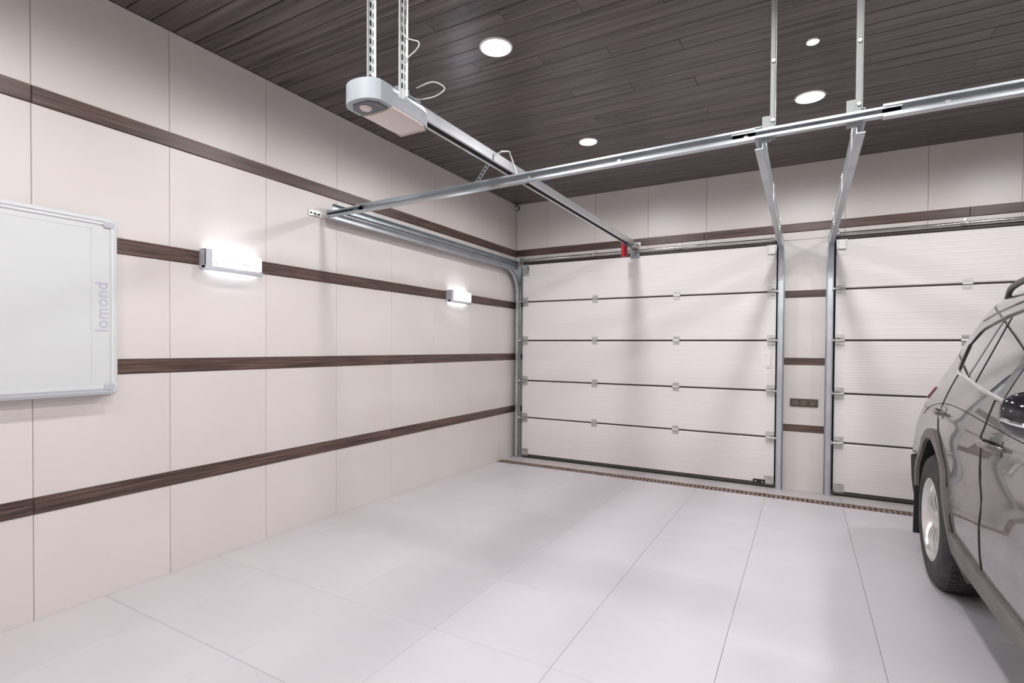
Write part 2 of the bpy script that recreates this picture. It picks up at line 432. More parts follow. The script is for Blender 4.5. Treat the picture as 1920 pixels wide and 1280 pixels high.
# ------------------------------------------------------------------ sectional garage doors
DZ = [-.018, .437, .886, 1.370, 1.837, 2.290]      # section joints
XL, XR = .122, 2.872
YF, YB = -.052, -.012                               # inner and outer face of a section
def build_door(label):
    t = thing('garage_door', label, 'garage door', (1.497, -.03, -.045), 'white sectional garage doors')
    o = t.location
    for z0, z1 in zip(DZ[:-1], DZ[1:]):
        a, c = z0 + .008, z1 - .008
        m = MB(); e = .006
        pts = [(YB, a), (YF + e, a), (YF, a + e), (YF, c - e), (YF + e, c), (YB, c)]
        m.prism(pts, 0, XL, XR)
        m.build('door_section', M_DOOR, t)
    m = MB(); m.box((XL, YB - .016, DZ[0]), (XR, YB + .006, DZ[-1])); m.build('brown_outer_skin', M_BROWN, t)
    m = MB(); m.box((XL, YF - .004, -.036), (XR, YB, DZ[0] + .006)); m.build('bottom_rail', M_ALU, t)
    m = MB(); m.prism([(YF, -.036), (YB, -.036), (YB - .012, -.052), (YF + .012, -.052)], 0, XL, XR); m.build('bottom_seal', M_RUBBER, t)
    # hinges along the joints
    h = MB()
    h.box((-.032, -.003, .010), (.032, 0, .044)); h.box((-.032, -.003, -.044), (.032, 0, -.010))
    h.tube([(-.034, -.006, 0), (.034, -.006, 0)], .0085, 8)
    h.box((-.010, -.008, -.036), (.010, -.003, .036))
    for sx in (-.021, .021):
        for sz in (-.030, .030): h.lathe([(0, -.007), (.005, -.007), (.005, -.003)], (sx, 0, sz), 1, 6)
    hm = h.mesh('hinge', M_ZINC)
    for z in DZ[1:-1]:
        for x in (1.048, 1.945): link('hinge', hm, t, (x - o[0], YF - o[1], z - o[2]))
    # end hinges carrying the track rollers
    for s in (-1, 1):
        r = MB()
        r.box((-.045, -.003, .012), (.028, 0, .055)); r.box((-.045, -.003, -.055), (.028, 0, -.012))
        r.tube([(-.045, -.010, 0), (.030, -.010, 0)], .010, 8)
        r.prism([(-.030, -.048), (.022, -.048), (.022, -.003), (-.005, -.003)], 2, -.030, -.026)
        r.prism([(-.030, -.048), (.022, -.048), (.022, -.003), (-.005, -.003)], 2, .026, .030)
        r.tube([(-.02, -.040, 0), (.052, -.040, 0)], .006, 8)
        r.lathe([(0, -.008), (.017, -.008), (.020, 0), (.017, .008), (0, .008)], (.050, -.040, 0), 0, 14)
        if s < 0: r.v = [(-x, y_, z_) for x, y_, z_ in r.v]
        rm = r.mesh('roller_hinge', M_ZINC)
        xx = XR - .030 if s > 0 else XL + .030
        for z in DZ[1:-1]: link('roller_hinge', rm, t, (xx - o[0], YF - o[1], z - o[2]))
        # top and bottom corner brackets
        q = MB(); xa = xx - s * .055; xb = xx + s * .028; x0, x1 = min(xa, xb), max(xa, xb)
        q.box((x0, YF - .004, 2.150), (x1, YF, 2.286))
        q.box((x0 + .01, YF - .030, 2.200), (x1 - .01, YF - .004, 2.206)); q.box((x0 + .01, YF - .030, 2.262), (x1 - .01, YF - .004, 2.268))
        q.box((x0 + .014, YF - .034, 2.196), (x1 - .014, YF - .030, 2.272))
        for zz in (2.165, 2.182, 2.278): 
            for xo in (.014, .040, .066): q.lathe([(0, -.008), (.005, -.008), (.005, -.003)], (x0 + xo, YF, zz), 1, 6)
        q.build('top_bracket', M_ZINC, t)
        q = MB(); q.box((x0, YF - .004, -.030), (x1, YF, .062)); q.box((x0 + .012, YF - .026, -.010), (x1 - .02, YF - .004, .030))
        q.lathe([(0, -.012), (.012, -.012), (.012, -.003)], ((x0 + x1) / 2, YF - .02, .045), 1, 12)
        q.build('bottom_bracket', M_ZINC, t)
    return t
door1 = build_door('white sectional garage door with the red-handled opener rail, left of the pillar')
# the lift handle on the first door's bottom section
m = MB()
m.box((2.690, YF - .006, -.020), (2.800, YF, .020)); m.box((2.702, YF - .020, -.008), (2.788, YF - .006, .010))
for xo in (2.715, 2.775): m.lathe([(0, -.024), (.008, -.024), (.008, -.018)], (xo, YF, .001), 1, 10, 1)
m.build('lift_handle', [M_RUBBER, M_ZINC], door1)
m = MB(); m.box((2.792, YF - .010, 1.105), (2.835, YF, 1.262)); m.box((2.800, YF - .018, 1.120), (2.828, YF - .010, 1.245))
m.build('spring_latch', M_DOOR, door1)
door2 = copy_tree(door1)
for c in children_of(door2):
    if c.name.startswith(('lift_handle', 'spring_latch')): bpy.data.objects.remove(c)
door2.location.x += DX
door2['label'] = 'white sectional garage door right of the pillar, behind the parked car'
# dark lintel strip and shaft above each door
def shaft(dx, label):
    t = thing('torsion_shaft', label, 'shaft', (1.497 + dx, -.06, OTOP), 'steel shafts over the garage doors')
    m = MB(); m.tube([(XL - .035 + dx, -.060, 2.338), (XR + .035 + dx, -.060, 2.338)], .0135, 16); m.build('shaft_tube', M_SHAFT, t, True)
    for x in (1.033, 1.960):
        m = MB()
        m.box((x + dx - .008, -.006, 2.318), (x + dx + .008, .0, 2.384)); m.lathe([(.0135, -.009), (.021, -.009), (.021, .009), (.0135, .009)], (x + dx, -.060, 2.338), 0, 16)
        m.box((x + dx - .006, -.05, 2.350), (x + dx + .006, -.004, 2.358)); m.build('shaft_bracket', M_ZINC, t)
    for x in (XL - .005, XR + .005):
        m = MB(); m.lathe([(0, -.024), (.032, -.024), (.032, -.018), (.022, -.014), (.022, .014), (.032, .018), (.032, .024), (0, .024)], (x + dx, -.060, 2.338), 0, 18)
        m.build('cable_drum', M_GALVD, t, True)
    m = MB(); m.box((XL - .01 + dx, -.034, 2.294), (XR + .01 + dx, -.008, 2.322)); m.build('lintel_seal', M_BROWN, t)
    return t
shaft(0, 'thin steel shaft over the left garage door, under the dark wood strip')
shaft(DX, 'thin steel shaft over the right garage door, above the parked car')

# tracks: vertical rail, bend and two long rails running back under the ceiling
CPROF = [(-.024, -.017), (.024, -.017), (.024, .017), (.012, .017), (.012, .014), (.021, .014), (.021, -.014), (-.021, -.014), (-.021, .014), (-.012, .014), (-.012, .017), (-.024, .017)]
YEND = -2.955
def track(xc, s, label):
    """s = +1 where the door lies at larger x"""
    t = thing('door_track', label, 'track', (xc, -.09, zf(-.09)), 'galvanised door tracks')
    yt = -.092; rad = .30; zt = 2.232
    m = MB(); m.sweep([(xc, yt, zf(yt)), (xc, yt, zt - rad)], CPROF, (0, 1, 0)); m.build('vertical_rail', M_TRACK, t)
    m = MB(); m.box((xc - .028, yt + .024, zf(yt)), (xc + .028, yt + .028, zt)); m.box((xc - s * .028 - .003, yt + .024, zf(yt)), (xc - s * .028 + .003, -.0075, zt)); m.build('wall_angle', M_GALVD, t)
    # bend
    path = [(xc, yt - rad + rad * math.cos(a), zt - rad + rad * math.sin(a)) for a in [math.pi / 2 * i / 14 for i in range(15)]]
    vs = []
    m = MB()
    P2 = [(-.017, -.024), (.017, -.024), (.017, -.020), (-.013, -.020), (-.013, .020), (.017, .020), (.017, .024), (-.017, .024)]
    P2 = [(s * a, b2) for a, b2 in P2]
    m.sweep(path, P2, (1, 0, 0)); m.build('curved_rail', M_TRACK, t, True)
    m = MB(); m.sweep([(xc, yt - rad, zt), (xc, YEND, zt + .012)], P2, (1, 0, 0)); m.build('horizontal_rail', M_TRACK, t)
    m = MB(); m.sweep([(xc, -.07, zt + .062), (xc, YEND + .02, zt + .078)], P2, (1, 0, 0)); m.build('upper_rail', M_GALVD, t)
    # joining plate at the door corner and cleats between the two rails
    m = MB(); xo = xc - s * .019
    m.prism([(yt + .02, 2.00), (yt + .02, zt + .085), (yt - .34, zt + .085), (yt - .34, zt - .02), (yt - .15, zt - .03), (yt - .05, zt - .12)], 0, xo - .0015, xo + .0015)
    m.build('corner_plate', M_GALVD, t)
    for yy in (-1.05, -2.0, -2.72):
        m = MB(); m.box((xo - .0015, yy - .02, zt - .02), (xo + .0015, yy + .02, zt + .09))
        m.lathe([(0, -.006), (.007, -.006), (.007, .006), (0, .006)], (xo, yy, zt + .01), 0, 6); m.lathe([(0, -.006), (.007, -.006), (.007, .006), (0, .006)], (xo, yy, zt + .07), 0, 6)
        m.build('cleat', M_ZINC, t)
    return t
track(.077, 1, 'galvanised door track along the cream wall below the top wood strip')
track(2.914, -1, 'galvanised door track ending on the left side of the pillar')
track(.077 + DX, 1, 'galvanised door track ending on the right side of the pillar')
track(2.914 + DX, -1, 'galvanised door track on the far side of the right garage door')

# ------------------------------------------------------------------ cross bar carrying the tracks
BARY = -2.985
def barz(x): return 2.243 + .0128 * min(3.0, x)
t = thing('cross_bar', 'long galvanised channel running from the left wall across both doors', 'rail', (.03, BARY, barz(0)))
def channel(mb, xa, xb, h, d, th=.003, lip=.010):
    P = [(0, -h / 2), (d, -h / 2), (d, -h / 2 + lip), (d - th, -h / 2 + lip), (d - th, -h / 2 + th), (th, -h / 2 + th), (th, h / 2 - th), (d - th, h / 2 - th), (d - th, h / 2 - lip), (d, h / 2 - lip), (d, h / 2), (0, h / 2)]
    vs = []
    for x in (xa, xb):
        for a, b2 in P: vs.append((x, BARY + .02 - a, barz(x) + b2))
    k = len(P)
    mb.add(vs, [tuple(range(k))[::-1], tuple(range(k, 2 * k))] + [(i, (i + 1) % k, k + (i + 1) % k, k + i) for i in range(k)])
m = MB(); channel(m, .36, 2.90, .052, .040); m.build('channel', M_TRACK, t)
m = MB(); channel(m, 3.385, RX - .02, .052, .040); m.build('channel', M_TRACK, t)
m = MB(); channel(m, .06, .40, .040, .034); m.build('end_sleeve', M_GALVD, t)
m = MB(); channel(m, 2.80, 3.45, .038, .034); m.build('joint_sleeve', M_TRACK, t)
m = MB()                                   # slots in the sleeves and channel bolts
for i in range(9): m.box((.085 + i * .028, BARY - .016, barz(.1) - .004), (.104 + i * .028, BARY - .0125, barz(.1) + .004))
m.build('slot_row', M_SLOT, t)
for x in (.345, 1.72, 2.25, 2.86, 3.60):
    m = MB(); m.lathe([(0, -.010), (.010, -.010), (.010, -.004), (0.004, -.004), (.004, .012)], (x, BARY + .014, barz(x)), 1, 6); m.build('bolt', M_ZINC, t)
m = MB(); m.box((.062, BARY - .004, barz(.1) + .018), (.0, BARY + .003, barz(.1) - .016)); 
m.box((.003, BARY - .115, 2.226), (.007, BARY + .005, 2.266)); m.build('wall_bracket', M_ZINC, t)
m = MB()
for i in range(3): m.box((.006, BARY - .105 + i * .034, 2.240), (.0075, BARY - .085 + i * .034, 2.252))
m.build('bracket_slots', M_SLOT, t)
def hanger(x, label):
    t = thing('hanger_strut', label, 'strut', (x, BARY + .02, barz(x)), 'ceiling struts of the cross bar')
    z0 = barz(x) - .03
    m = MB(); m.box((x - .012, BARY + .022, z0), (x + .012, BARY + .025, CEIL)); m.box((x + .009, BARY - .004, z0 + .06), (x + .012, BARY + .025, CEIL)); m.build('angle', M_STRUT, t)
    m = MB(); m.box((x - .045, BARY + .0255, z0 - .005), (x - .006, BARY + .0285, z0 + .115)); m.build('clip', M_STRUT, t)
    for zz in (z0 + .03, z0 + .09, z0 + .36):
        m = MB(); m.lathe([(0, -.008), (.008, -.008), (.008, 0), (0, 0)], (x, BARY + .021, zz), 1, 6); m.build('bolt', M_ZINC, t)
    return t
hanger(2.972, 'thin steel strut from ceiling to cross bar, left of the bright lamp')
hanger(3.303, 'thin steel strut from ceiling to cross bar, right of the bright lamp')

# ------------------------------------------------------------------ garage door opener
OX = 1.500
t = thing('door_opener', 'grey garage door opener hung on slotted straps with a long rail', 'opener', (OX, -3.95, 2.286))
b0, b1 = 2.288, 2.378
m = MB()                                   # rounded end cap, towards the camera
cap = [(OX - .094, -3.985)] + [(OX + .094 * math.sin(a), -4.045 - .062 * math.cos(a)) for a in [(-.5 + i / 12) * math.pi for i in range(13)]] + [(OX + .094, -3.985)]
m.prism(cap, 2, b0 + .004, b0 + .088); m.build('end_cap', M_OPGREY, t, True)
m = MB()
m.prism([(OX - .07, -3.99), (OX - .07, -4.045), (OX - .04, -4.078), (OX + .04, -4.078), (OX + .07, -4.045), (OX + .07, -3.99)], 2, b0 - .002, b0 + .006); m.build('control_plate', M_OPDARK, t)
m = MB(); m.lathe([(0, -.012), (.020, -.010), (.026, -.003), (.026, .004)], (OX - .004, -4.040, b0 - .001), 2, 20); m.build('control_button', M_OPLENS, t, True)
m = MB()                                   # housing
sec = [(-.090, 0), (-.090, .062), (-.076, .084), (.076, .084), (.090, .062), (.090, 0)]
def ring(y_, k, zo=0): return [(OX + a * k, y_, b0 + .012 + h + zo) for a, h in sec]
rows = [ring(-3.99, 1), ring(-3.80, 1), ring(-3.755, .93), ring(-3.735, .86)]
vs = [p for r_ in rows for p in r_]; K = len(sec)
fs = [(i * K + j, i * K + (j + 1) % K, (i + 1) * K + (j + 1) % K, (i + 1) * K + j) for i in range(3) for j in range(K)] + [tuple(range(K))[::-1], tuple(range(3 * K, 4 * K))]
m.add(vs, fs); m.build('housing', M_OPSIDE, t)
m = MB()                                   # lamp cover below
cs_ = [(-.088, .014), (-.086, .004), (-.060, -.006), (0, -.010), (.060, -.006), (.086, .004), (.088, .014)]
rows = [[(OX + a * k, y_, b0 + h * kk) for a, h in cs_] for y_, k, kk in ((-3.985, 1, 1), (-3.82, 1, 1), (-3.77, .95, .7), (-3.742, .86, -.4))]
m.grid(rows); m.add([rows[0][i] for i in range(7)], [tuple(range(7))]); m.add([rows[-1][i] for i in range(7)], [tuple(range(7))]); m.build('lamp_cover', M_OPLENS, t, True)
m = MB(); m.box((OX - .012, -3.93, b1 + .012), (OX + .075, -3.78, b1 + .022)); m.box((OX + .020, -3.90, b1 + .022), (OX + .060, -3.84, b1 + .050)); m.build('mounting_plate', M_GALVD, t)
# rail: a channel that opens downwards with the chain slot
RY0, RY1 = -3.742, -.165
r0, r1 = 2.366, 2.418
rl = thing  # (kept short)
m = MB()
w_ = .033
P = [(-w_, r0), (-w_ + .014, r0), (-w_ + .014, r0 + .005), (-w_ + .004, r0 + .005), (-w_ + .004, r1 - .004), (w_ - .004, r1 - .004), (w_ - .004, r0 + .005), (w_ - .014, r0 + .005), (w_ - .014, r0), (w_, r0), (w_, r1), (-w_, r1)]
m.prism([(OX + a, b2) for a, b2 in P], 1, RY0, RY1); rail = m.build('rail', M_GALV, t)
m = MB(); m.box((OX - .028, RY0, r0 + .006), (OX + .028, RY1, r0 + .012)); m.build('chain_slot', M_SLOT, rail)
m = MB(); m.box((OX - .036, -2.80, r0 - .010), (OX + .036, -2.72, r0 + .002)); m.build('rail_clamp', M_ZINC, rail)
# slotted straps to the ceiling
for sx in (-1, 1):
    m = MB(); xs = OX + sx * .092
    m.box((xs - .0015, -3.945, b0 + .06), (xs + .0015, -3.908, CEIL)); m.box((min(xs, xs - sx * .0) - .018, -3.9095, b0 + .075), (xs + .018, -3.9065, CEIL)); st = m.build('slotted_strap', M_STRAP, t)
    m = MB()
    z = b0 + .105
    while z < CEIL - .03:
        m.box((xs - .0025, -3.931, z), (xs + .0025, -3.922, z + .024)); m.box((xs - .005, -3.9105, z), (xs + .004, -3.9055, z + .024)); z += .040
    m.build('strap_slots', M_SLOT, st)
# cable loops at the right strap
def smooth_path(pts, k=8):
    out = []
    P_ = [Vector(p) for p in pts]; P_ = [2 * P_[0] - P_[1]] + P_ + [2 * P_[-1] - P_[-2]]
    for i in range(1, len(P_) - 2):
        for j in range(k):
            s = j / k; a, b2, c, d = P_[i - 1], P_[i], P_[i + 1], P_[i + 2]
            out.append(.5 * ((2 * b2) + (-a + c) * s + (2 * a - 5 * b2 + 4 * c - d) * s * s + (-a + 3 * b2 - 3 * c + d) * s ** 3))
    out.append(P_[-2]); return out
m = MB()
m.tube(smooth_path([(1.605, -3.92, 2.86), (1.60, -3.925, 2.74), (1.60, -3.92, 2.62), (1.66, -3.90, 2.585), (1.65, -3.905, 2.55), (1.585, -3.92, 2.50), (1.57, -3.91, 2.44), (1.545, -3.89, 2.42)]), .0028, 6)
m.tube(smooth_path([(1.60, -3.84, 2.43), (1.66, -3.80, 2.46), (1.71, -3.78, 2.43), (1.68, -3.80, 2.395), (1.62, -3.82, 2.385), (1.585, -3.83, 2.39)]), .0028, 6)
m.build('cable', M_CORD, t, True)
# carriage, bracket at the door, pull cord and red release handle
m = MB(); m.box((OX - .024, -.36, r0 - .022), (OX + .024, -.27, r0 + .004)); m.build('carriage', M_OPDARK, t)
m = MB(); m.tube([(OX - .02, -.30, r0 - .018), (OX - .035, -.325, 2.365)], .003, 6); m.build('pull_cord', M_CORD, t)
m = MB()
hx, hy = OX - .036, -.33
m.prism([(hx - .030, 2.240), (hx + .024, 2.240), (hx + .030, 2.250), (hx + .030, 2.362), (hx + .020, 2.374), (hx - .022, 2.374), (hx - .030, 2.362)], 1, hy - .013, hy + .013); m.build('release_handle', M_RED, t)
m = MB(); m.box((OX - .035, -.165, 2.356), (OX + .035, -.004, 2.362)); m.box((OX - .045, -.012, 2.354), (OX + .045, -.0072, 2.440)); m.box((OX - .038, -.165, 2.356), (OX - .0345, -.01, 2.405)); m.box((OX + .0345, -.165, 2.356), (OX + .038, -.01, 2.405)); m.build('wall_bracket', M_ZINC, t)
m = MB(); m.box((OX - .048, YF - .020, 2.262), (OX + .048, YF - .002, 2.312)); m.tube([(OX, -.30, r0 - .015), (OX, YF - .012, 2.29)], .008, 8); m.box((OX + .010, YF - .026, 2.275), (OX + .030, YF - .020, 2.305)); m.build('door_arm', M_OPGREY, t)

# slotted strap and flat brace between the opener rail and the cross bar
m = MB()
a, c = Vector((1.452, -2.985, r0 + .028)), Vector((1.352, BARY + .010, barz(1.35) + .027))
d = (c - a); nn = d.cross(Vector((0, 1, 0))).normalized() * .013
m.add([a - nn + Vector((0, -.001, 0)), a + nn + Vector((0, -.001, 0)), c + nn + Vector((0, -.001, 0)), c - nn + Vector((0, -.001, 0)), a - nn + Vector((0, .001, 0)), a + nn + Vector((0, .001, 0)), c + nn + Vector((0, .001, 0)), c - nn + Vector((0, .001, 0))],
      [(0, 3, 2, 1), (4, 5, 6, 7), (0, 1, 5, 4), (1, 2, 6, 5), (2, 3, 7, 6), (3, 0, 4, 7)])
for i in range(5):
    q = a + d * (.15 + i * .17); e = d.normalized() * .007; f_ = nn * .35
    m.add([q - e - f_ + Vector((0, -.002, 0)), q + e - f_ + Vector((0, -.002, 0)), q + e + f_ + Vector((0, -.002, 0)), q - e + f_ + Vector((0, -.002, 0))], [(0, 1, 2, 3)], 1)
o = m.build('slotted_strap', [M_GALVD, M_SLOT], None, org=a, fix=False); o.location = a
tag(o, 'short slotted metal strap hanging between opener rail and cross bar', 'strap')
m = MB(); p0, p1, p2 = Vector((1.555, BARY - .03, 2.43)), Vector((1.60, BARY - .02, 2.425)), Vector((1.635, BARY + .012, barz(1.62) + .020))
m.tube([Vector((1.52, BARY - .03, 2.420)), p0, p1, p2], .008, 6, flat=.5)
o = m.build('rail_brace', M_ZINC, None, org=p2); o.location = p2
tag(o, 'bent metal brace hooked over the opener rail onto the cross bar', 'brace')

# ------------------------------------------------------------------ floor drain
t = thing('floor_drain', 'long narrow slotted drain channel across the floor in front of the doors', 'drain', (0.01, (DR0 + DR1) / 2, zf(-.4)))
zd = zf((DR0 + DR1) / 2)
m = MB()
for a, c in ((DR0 + .001, DR0 + .018), (DR1 - .018, DR1 - .001)): m.box((.005, a, zd - .05), (RX - .005, c, zd + .0005))
m.box((.005, DR0 + .018, zd - .06), (RX - .005, DR1 - .018, zd - .045)); m.build('channel', M_RUST, t)
m = MB(); x = .01
while x < RX - .04:
    m.box((x, DR0 + .018, zd - .014), (x + .020, DR1 - .018, zd - .002)); x += .038
tag(m.build('grate_bars', M_RUST, t, fix=False), kind='stuff')

# ------------------------------------------------------------------ ceiling downlights
def downlight(x, y, r, label, group, power):
    t = thing('downlight', label, 'ceiling light', (x, y, CEIL), group)
    m = MB(); m.lathe([(r * .82, 0.012), (r * .82, -.002), (r * .88, -.008), (r * .97, -.007), (r, 0), (r, .012)], (x, y, CEIL), 2, 40); m.build('trim_ring', M_RING, t, True)
    m = MB(); m.lathe([(0, -.004), (r * .5, -.0035), (r * .83, -.001), (r * .83, .01), (0, .01)], (x, y, CEIL), 2, 40); m.build('lens', M_LENS, t, True)
    la = bpy.data.lights.new('downlight_bulb', 'SPOT'); la.spot_size = R(170); la.spot_blend = .27; la.shadow_soft_size = r * .75
    la.energy = power; la.color = (1.0, .985, 1.0)
    lo = bpy.data.objects.new('downlight_bulb', la); COL.objects.link(lo); lo.parent = t; lo.location = (0, 0, -.02)
    return t
G = 'recessed ceiling downlights'
downlight(1.518, -3.027, .098, 'round bright downlight beside the opener head', G, LAMP_W)
downlight(1.488, -1.455, .080, 'round bright downlight between opener rail and cross bar, near the doors', G, LAMP_W)
downlight(3.125, -1.470, .098, 'round bright downlight between the two ceiling struts', G, LAMP_W)
for x, y, where in ((4.75, -1.47, 'over the rear of the parked car'), (3.12, -3.95, 'on the near side of the two ceiling struts'), (4.75, -3.03, 'over the roof of the parked car'),
                    (1.5, -4.6, 'behind the opener head, nearest the whiteboard'), (3.12, -5.10, 'over the middle of the floor, behind the cross bar'), (4.75, -4.6, 'over the bonnet of the parked car'),
                    (1.5, -6.1, 'in the last row on the whiteboard side'), (3.12, -6.1, 'in the middle of the last row'), (4.75, -6.1, 'in the last row beyond the car')):
    downlight(x, y, .098, 'round downlight ' + where, G, LAMP_W)
downlight(3.132, -2.215, .034, 'tiny star-bright spotlight above the round downlight by the struts', 'small ceiling spots', LAMP_W * .12)

# ------------------------------------------------------------------ wall lights
def sconce(yc, label, hw=.185):
    zc = 1.797; t = thing('wall_light', label, 'wall lamp', (.006, yc, zc), 'curved wall lights on the left wall')
    def bow(u, d0, d1): return d0 + (d1 - d0) * (1 - u * u)
    m = MB(); m.box((.006, yc - hw * .96, zc - .04), (.022, yc + hw * .96, zc + .042)); m.build('back_plate', M_HOUS, t)
    N = 20; us = [-1 + 2 * i / N for i in range(N + 1)]
    def shell(u0, u1, zlo, zhi, d0, d1, inset=0.0):
        m = MB(); pts = [u0 + (u1 - u0) * i / N for i in range(N + 1)]; rows = []
        for side in range(4):
            row = []
            for u in pts:
                xf = .006 + bow(u, d0, d1)
                a = {0: (.030, zlo(u)), 1: (xf, zlo(u)), 2: (xf, zhi(u)), 3: (.030, zhi(u))}[side]
                row.append((a[0], yc + u * hw, a[1]))
            rows.append(row)
        rows.append(rows[0]); m.grid(rows)
        for i in (0, N): m.add([rows[s][i] for s in range(4)], [(0, 1, 2, 3)])
        return m
    # glowing diffuser and its silver frame: end cheeks, thin top lip and a lower lip that swells to the middle
    shell(-.80, .97, lambda u: zc - .040, lambda u: zc + .046, .050, .088).build('diffuser', M_DIFF, t, True)
    m = MB(); m.box((.006, yc - hw, zc - .055), (.062, yc - hw * .80, zc + .055)); 
    m.prism([(.062, yc - hw), (.062, yc - hw * .97), (.076, yc - hw * .80), (.062, yc - hw * .80)], 2, zc - .055, zc + .055); m.build('near_cheek', M_HOUS, t)
    m = MB(); m.box((.006, yc + hw * .96, zc - .052), (.058, yc + hw, zc + .052)); m.build('far_cheek', M_HOUS, t)
    shell(-1, 1, lambda u: zc - .066, lambda u: zc - .050 + .008 * abs(u), .060, .102).build('lower_lip', M_HOUS, t, True)
    m = MB(); m.tube([(.0075 + bow(u, .050, .088), yc + u * hw, zc - .010 - .034 * u * u) for u in [-.8 + 1.77 * i / 24 for i in range(25)]], .0050, 6); m.build('front_arc', M_HOUS, t, True)
    shell(-1, 1, lambda u: zc + .048, lambda u: zc + .052, .056, .074).build('upper_lip', M_HOUS, t, True)
    return t
sconce(-3.690, 'curved silver wall light nearer the whiteboard, on the upper middle wood strip')
sconce(-1.270, 'curved silver wall light nearer the garage doors, on the upper middle wood strip')

# ------------------------------------------------------------------ interactive whiteboard on the left wall
WY0, WY1, WZ0, WZ1 = -5.56, -4.300, 1.034, 1.928
t = thing('whiteboard', 'white interactive whiteboard with rounded frame mounted on the left wall', 'whiteboard', (.006, (WY0 + WY1) / 2, WZ0))
def rrect(y0, y1, z0, z1, r, k=6):
    out = []
    for (cy, cz, a0) in ((y1 - r, z1 - r, 0), (y0 + r, z1 - r, 90), (y0 + r, z0 + r, 180), (y1 - r, z0 + r, 270)):
        for i in range(k + 1):
            a = R(a0 + 90 * i / k); out.append((cy + r * math.cos(a), cz + r * math.sin(a)))
    return out
def ringloop(mb, loops):
    K = len(loops[0][1]); vs = []
    for x, lp in loops: vs += [(x, a, c) for a, c in lp]
    fs = [(i * K + j, i * K + (j + 1) % K, (i + 1) * K + (j + 1) % K, (i + 1) * K + j) for i in range(len(loops) - 1) for j in range(K)]
    mb.add(vs, fs); return K
m = MB(); A = lambda d, r: rrect(WY0 + d, WY1 - d, WZ0 + d, WZ1 - d, r)
ringloop(m, [(.006, A(0, .036)), (.016, A(0, .036)), (.022, A(.006, .032)), (.022, A(.036, .020))])
m.build('flange', M_WHITEP, t, True)
m = MB(); ringloop(m, [(.020, A(.028, .022)), (.054, A(.028, .022)), (.058, A(.032, .018)), (.058, A(.044, .010)), (.050, A(.046, .010))])
m.build('frame', M_WHITEP, t, True)
m = MB(); lp = A(.045, .010); m.prism(lp, 0, .02, .051); m.build('writing_surface', M_BOARD, t)
m = MB()
for d, wd in ((.115, .003),):
    y0, y1, z0, z1 = WY0 + d, WY1 - d - .01, WZ0 + .07, WZ1 - .070
    m.box((.0508, y0, z1 - wd), (.0516, y1, z1)); m.box((.0508, y1 - wd, z0), (.0516, y1, z1)); m.box((.0508, y0, z0), (.0516, y0 + wd, z1))
m.build('border_line', M_BOARDLINE, t)
m = MB()
m.box((.054, WY0 + .05, WZ1 - .030), (.0605, WY1 - .05, WZ1 - .027)); m.build('top_trim', M_GREYP, t)
for y0, z0 in ((WY1 - .076, WZ1 - .056), (WY1 - .076, WZ0 + .029), (WY0 + .030, WZ1 - .056), (WY0 + .030, WZ0 + .029)):
    m = MB(); m.prism(rrect(y0, y0 + .046, z0, z0 + .028, .010, 3), 0, .056, .0615); m.build('corner_cap', M_GREYP, t)
m = MB(); m.prism([(.020, WZ0 + .004), (.080, WZ0 + .008), (.086, WZ0 + .020), (.080, WZ0 + .022), (.076, WZ0 + .014), (.060, WZ0 + .014), (.060, WZ0 + .030), (.020, WZ0 + .030)], 1, WY0 + .05, WY1 - .060); m.build('pen_tray', M_GREYP, t)
cu = bpy.data.curves.new('lettering', 'FONT'); cu.body = 'lomond'; cu.size = .078; cu.extrude = .0006; cu.align_x = 'CENTER'; cu.offset = .0008; cu.space_character = 1.05
to = bpy.data.objects.new('lettering_curve', cu); COL.objects.link(to)
bpy.context.view_layer.update()
me = bpy.data.meshes.new_from_object(to.evaluated_get(bpy.context.evaluated_depsgraph_get()))
bpy.data.objects.remove(to)
me.materials.clear(); me.materials.append(M_LAV)
lt = link('lettering', me, t)
lt.matrix_local = Matrix(((0, 0, 1, .0518 - .006), (0, -1, 0, -4.357 - t.location.y), (1, 0, 0, 1.475 - WZ0), (0, 0, 0, 1)))

# ------------------------------------------------------------------ switch plate on the pillar
t = thing('switch_plate', 'dark bronze triple switch plate on the pillar between the doors', 'switch', (3.116, 0, .780))
m = MB(); m.prism([(3.000, .744), (3.232, .744), (3.232, .818), (3.000, .818)], 1, -.011, 0); m.build('plate', M_SWITCH, t)
for i, x in enumerate((3.045, 3.116, 3.187)):
    m = MB(); m.box((x - .024, -.014, .757), (x + .024, -.0105, .805))
    if i == 1: m.box((x - .003, -.018, .760), (x + .020, -.014, .802))
    if i == 2: m.lathe([(0, -.0135), (.016, -.0145), (.019, -.018), (.020, -.0135)], (x, 0, .781), 1, 18)
    m.build('switch_module', M_SWITCHM, t)

# motion sensor in the far corner under the ceiling
t = thing('motion_sensor', 'tiny dark motion sensor in the far corner under the ceiling', 'sensor', (.024, -.028, 2.985))
m = MB(); m.tube([(.0, -.0, 3.03), (.022, -.024, 3.005)], .010, 8); m.box((.002, -.05, 2.965), (.046, -.006, 3.008)); m.build('sensor_case', M_OPDARK, t)
m = MB(); m.lathe([(0, -.022), (.010, -.019), (.016, -.010), (.018, 0)], (.026, -.050, 2.986), 1, 16); m.build('sensor_lens', M_WHITEP, t, True)

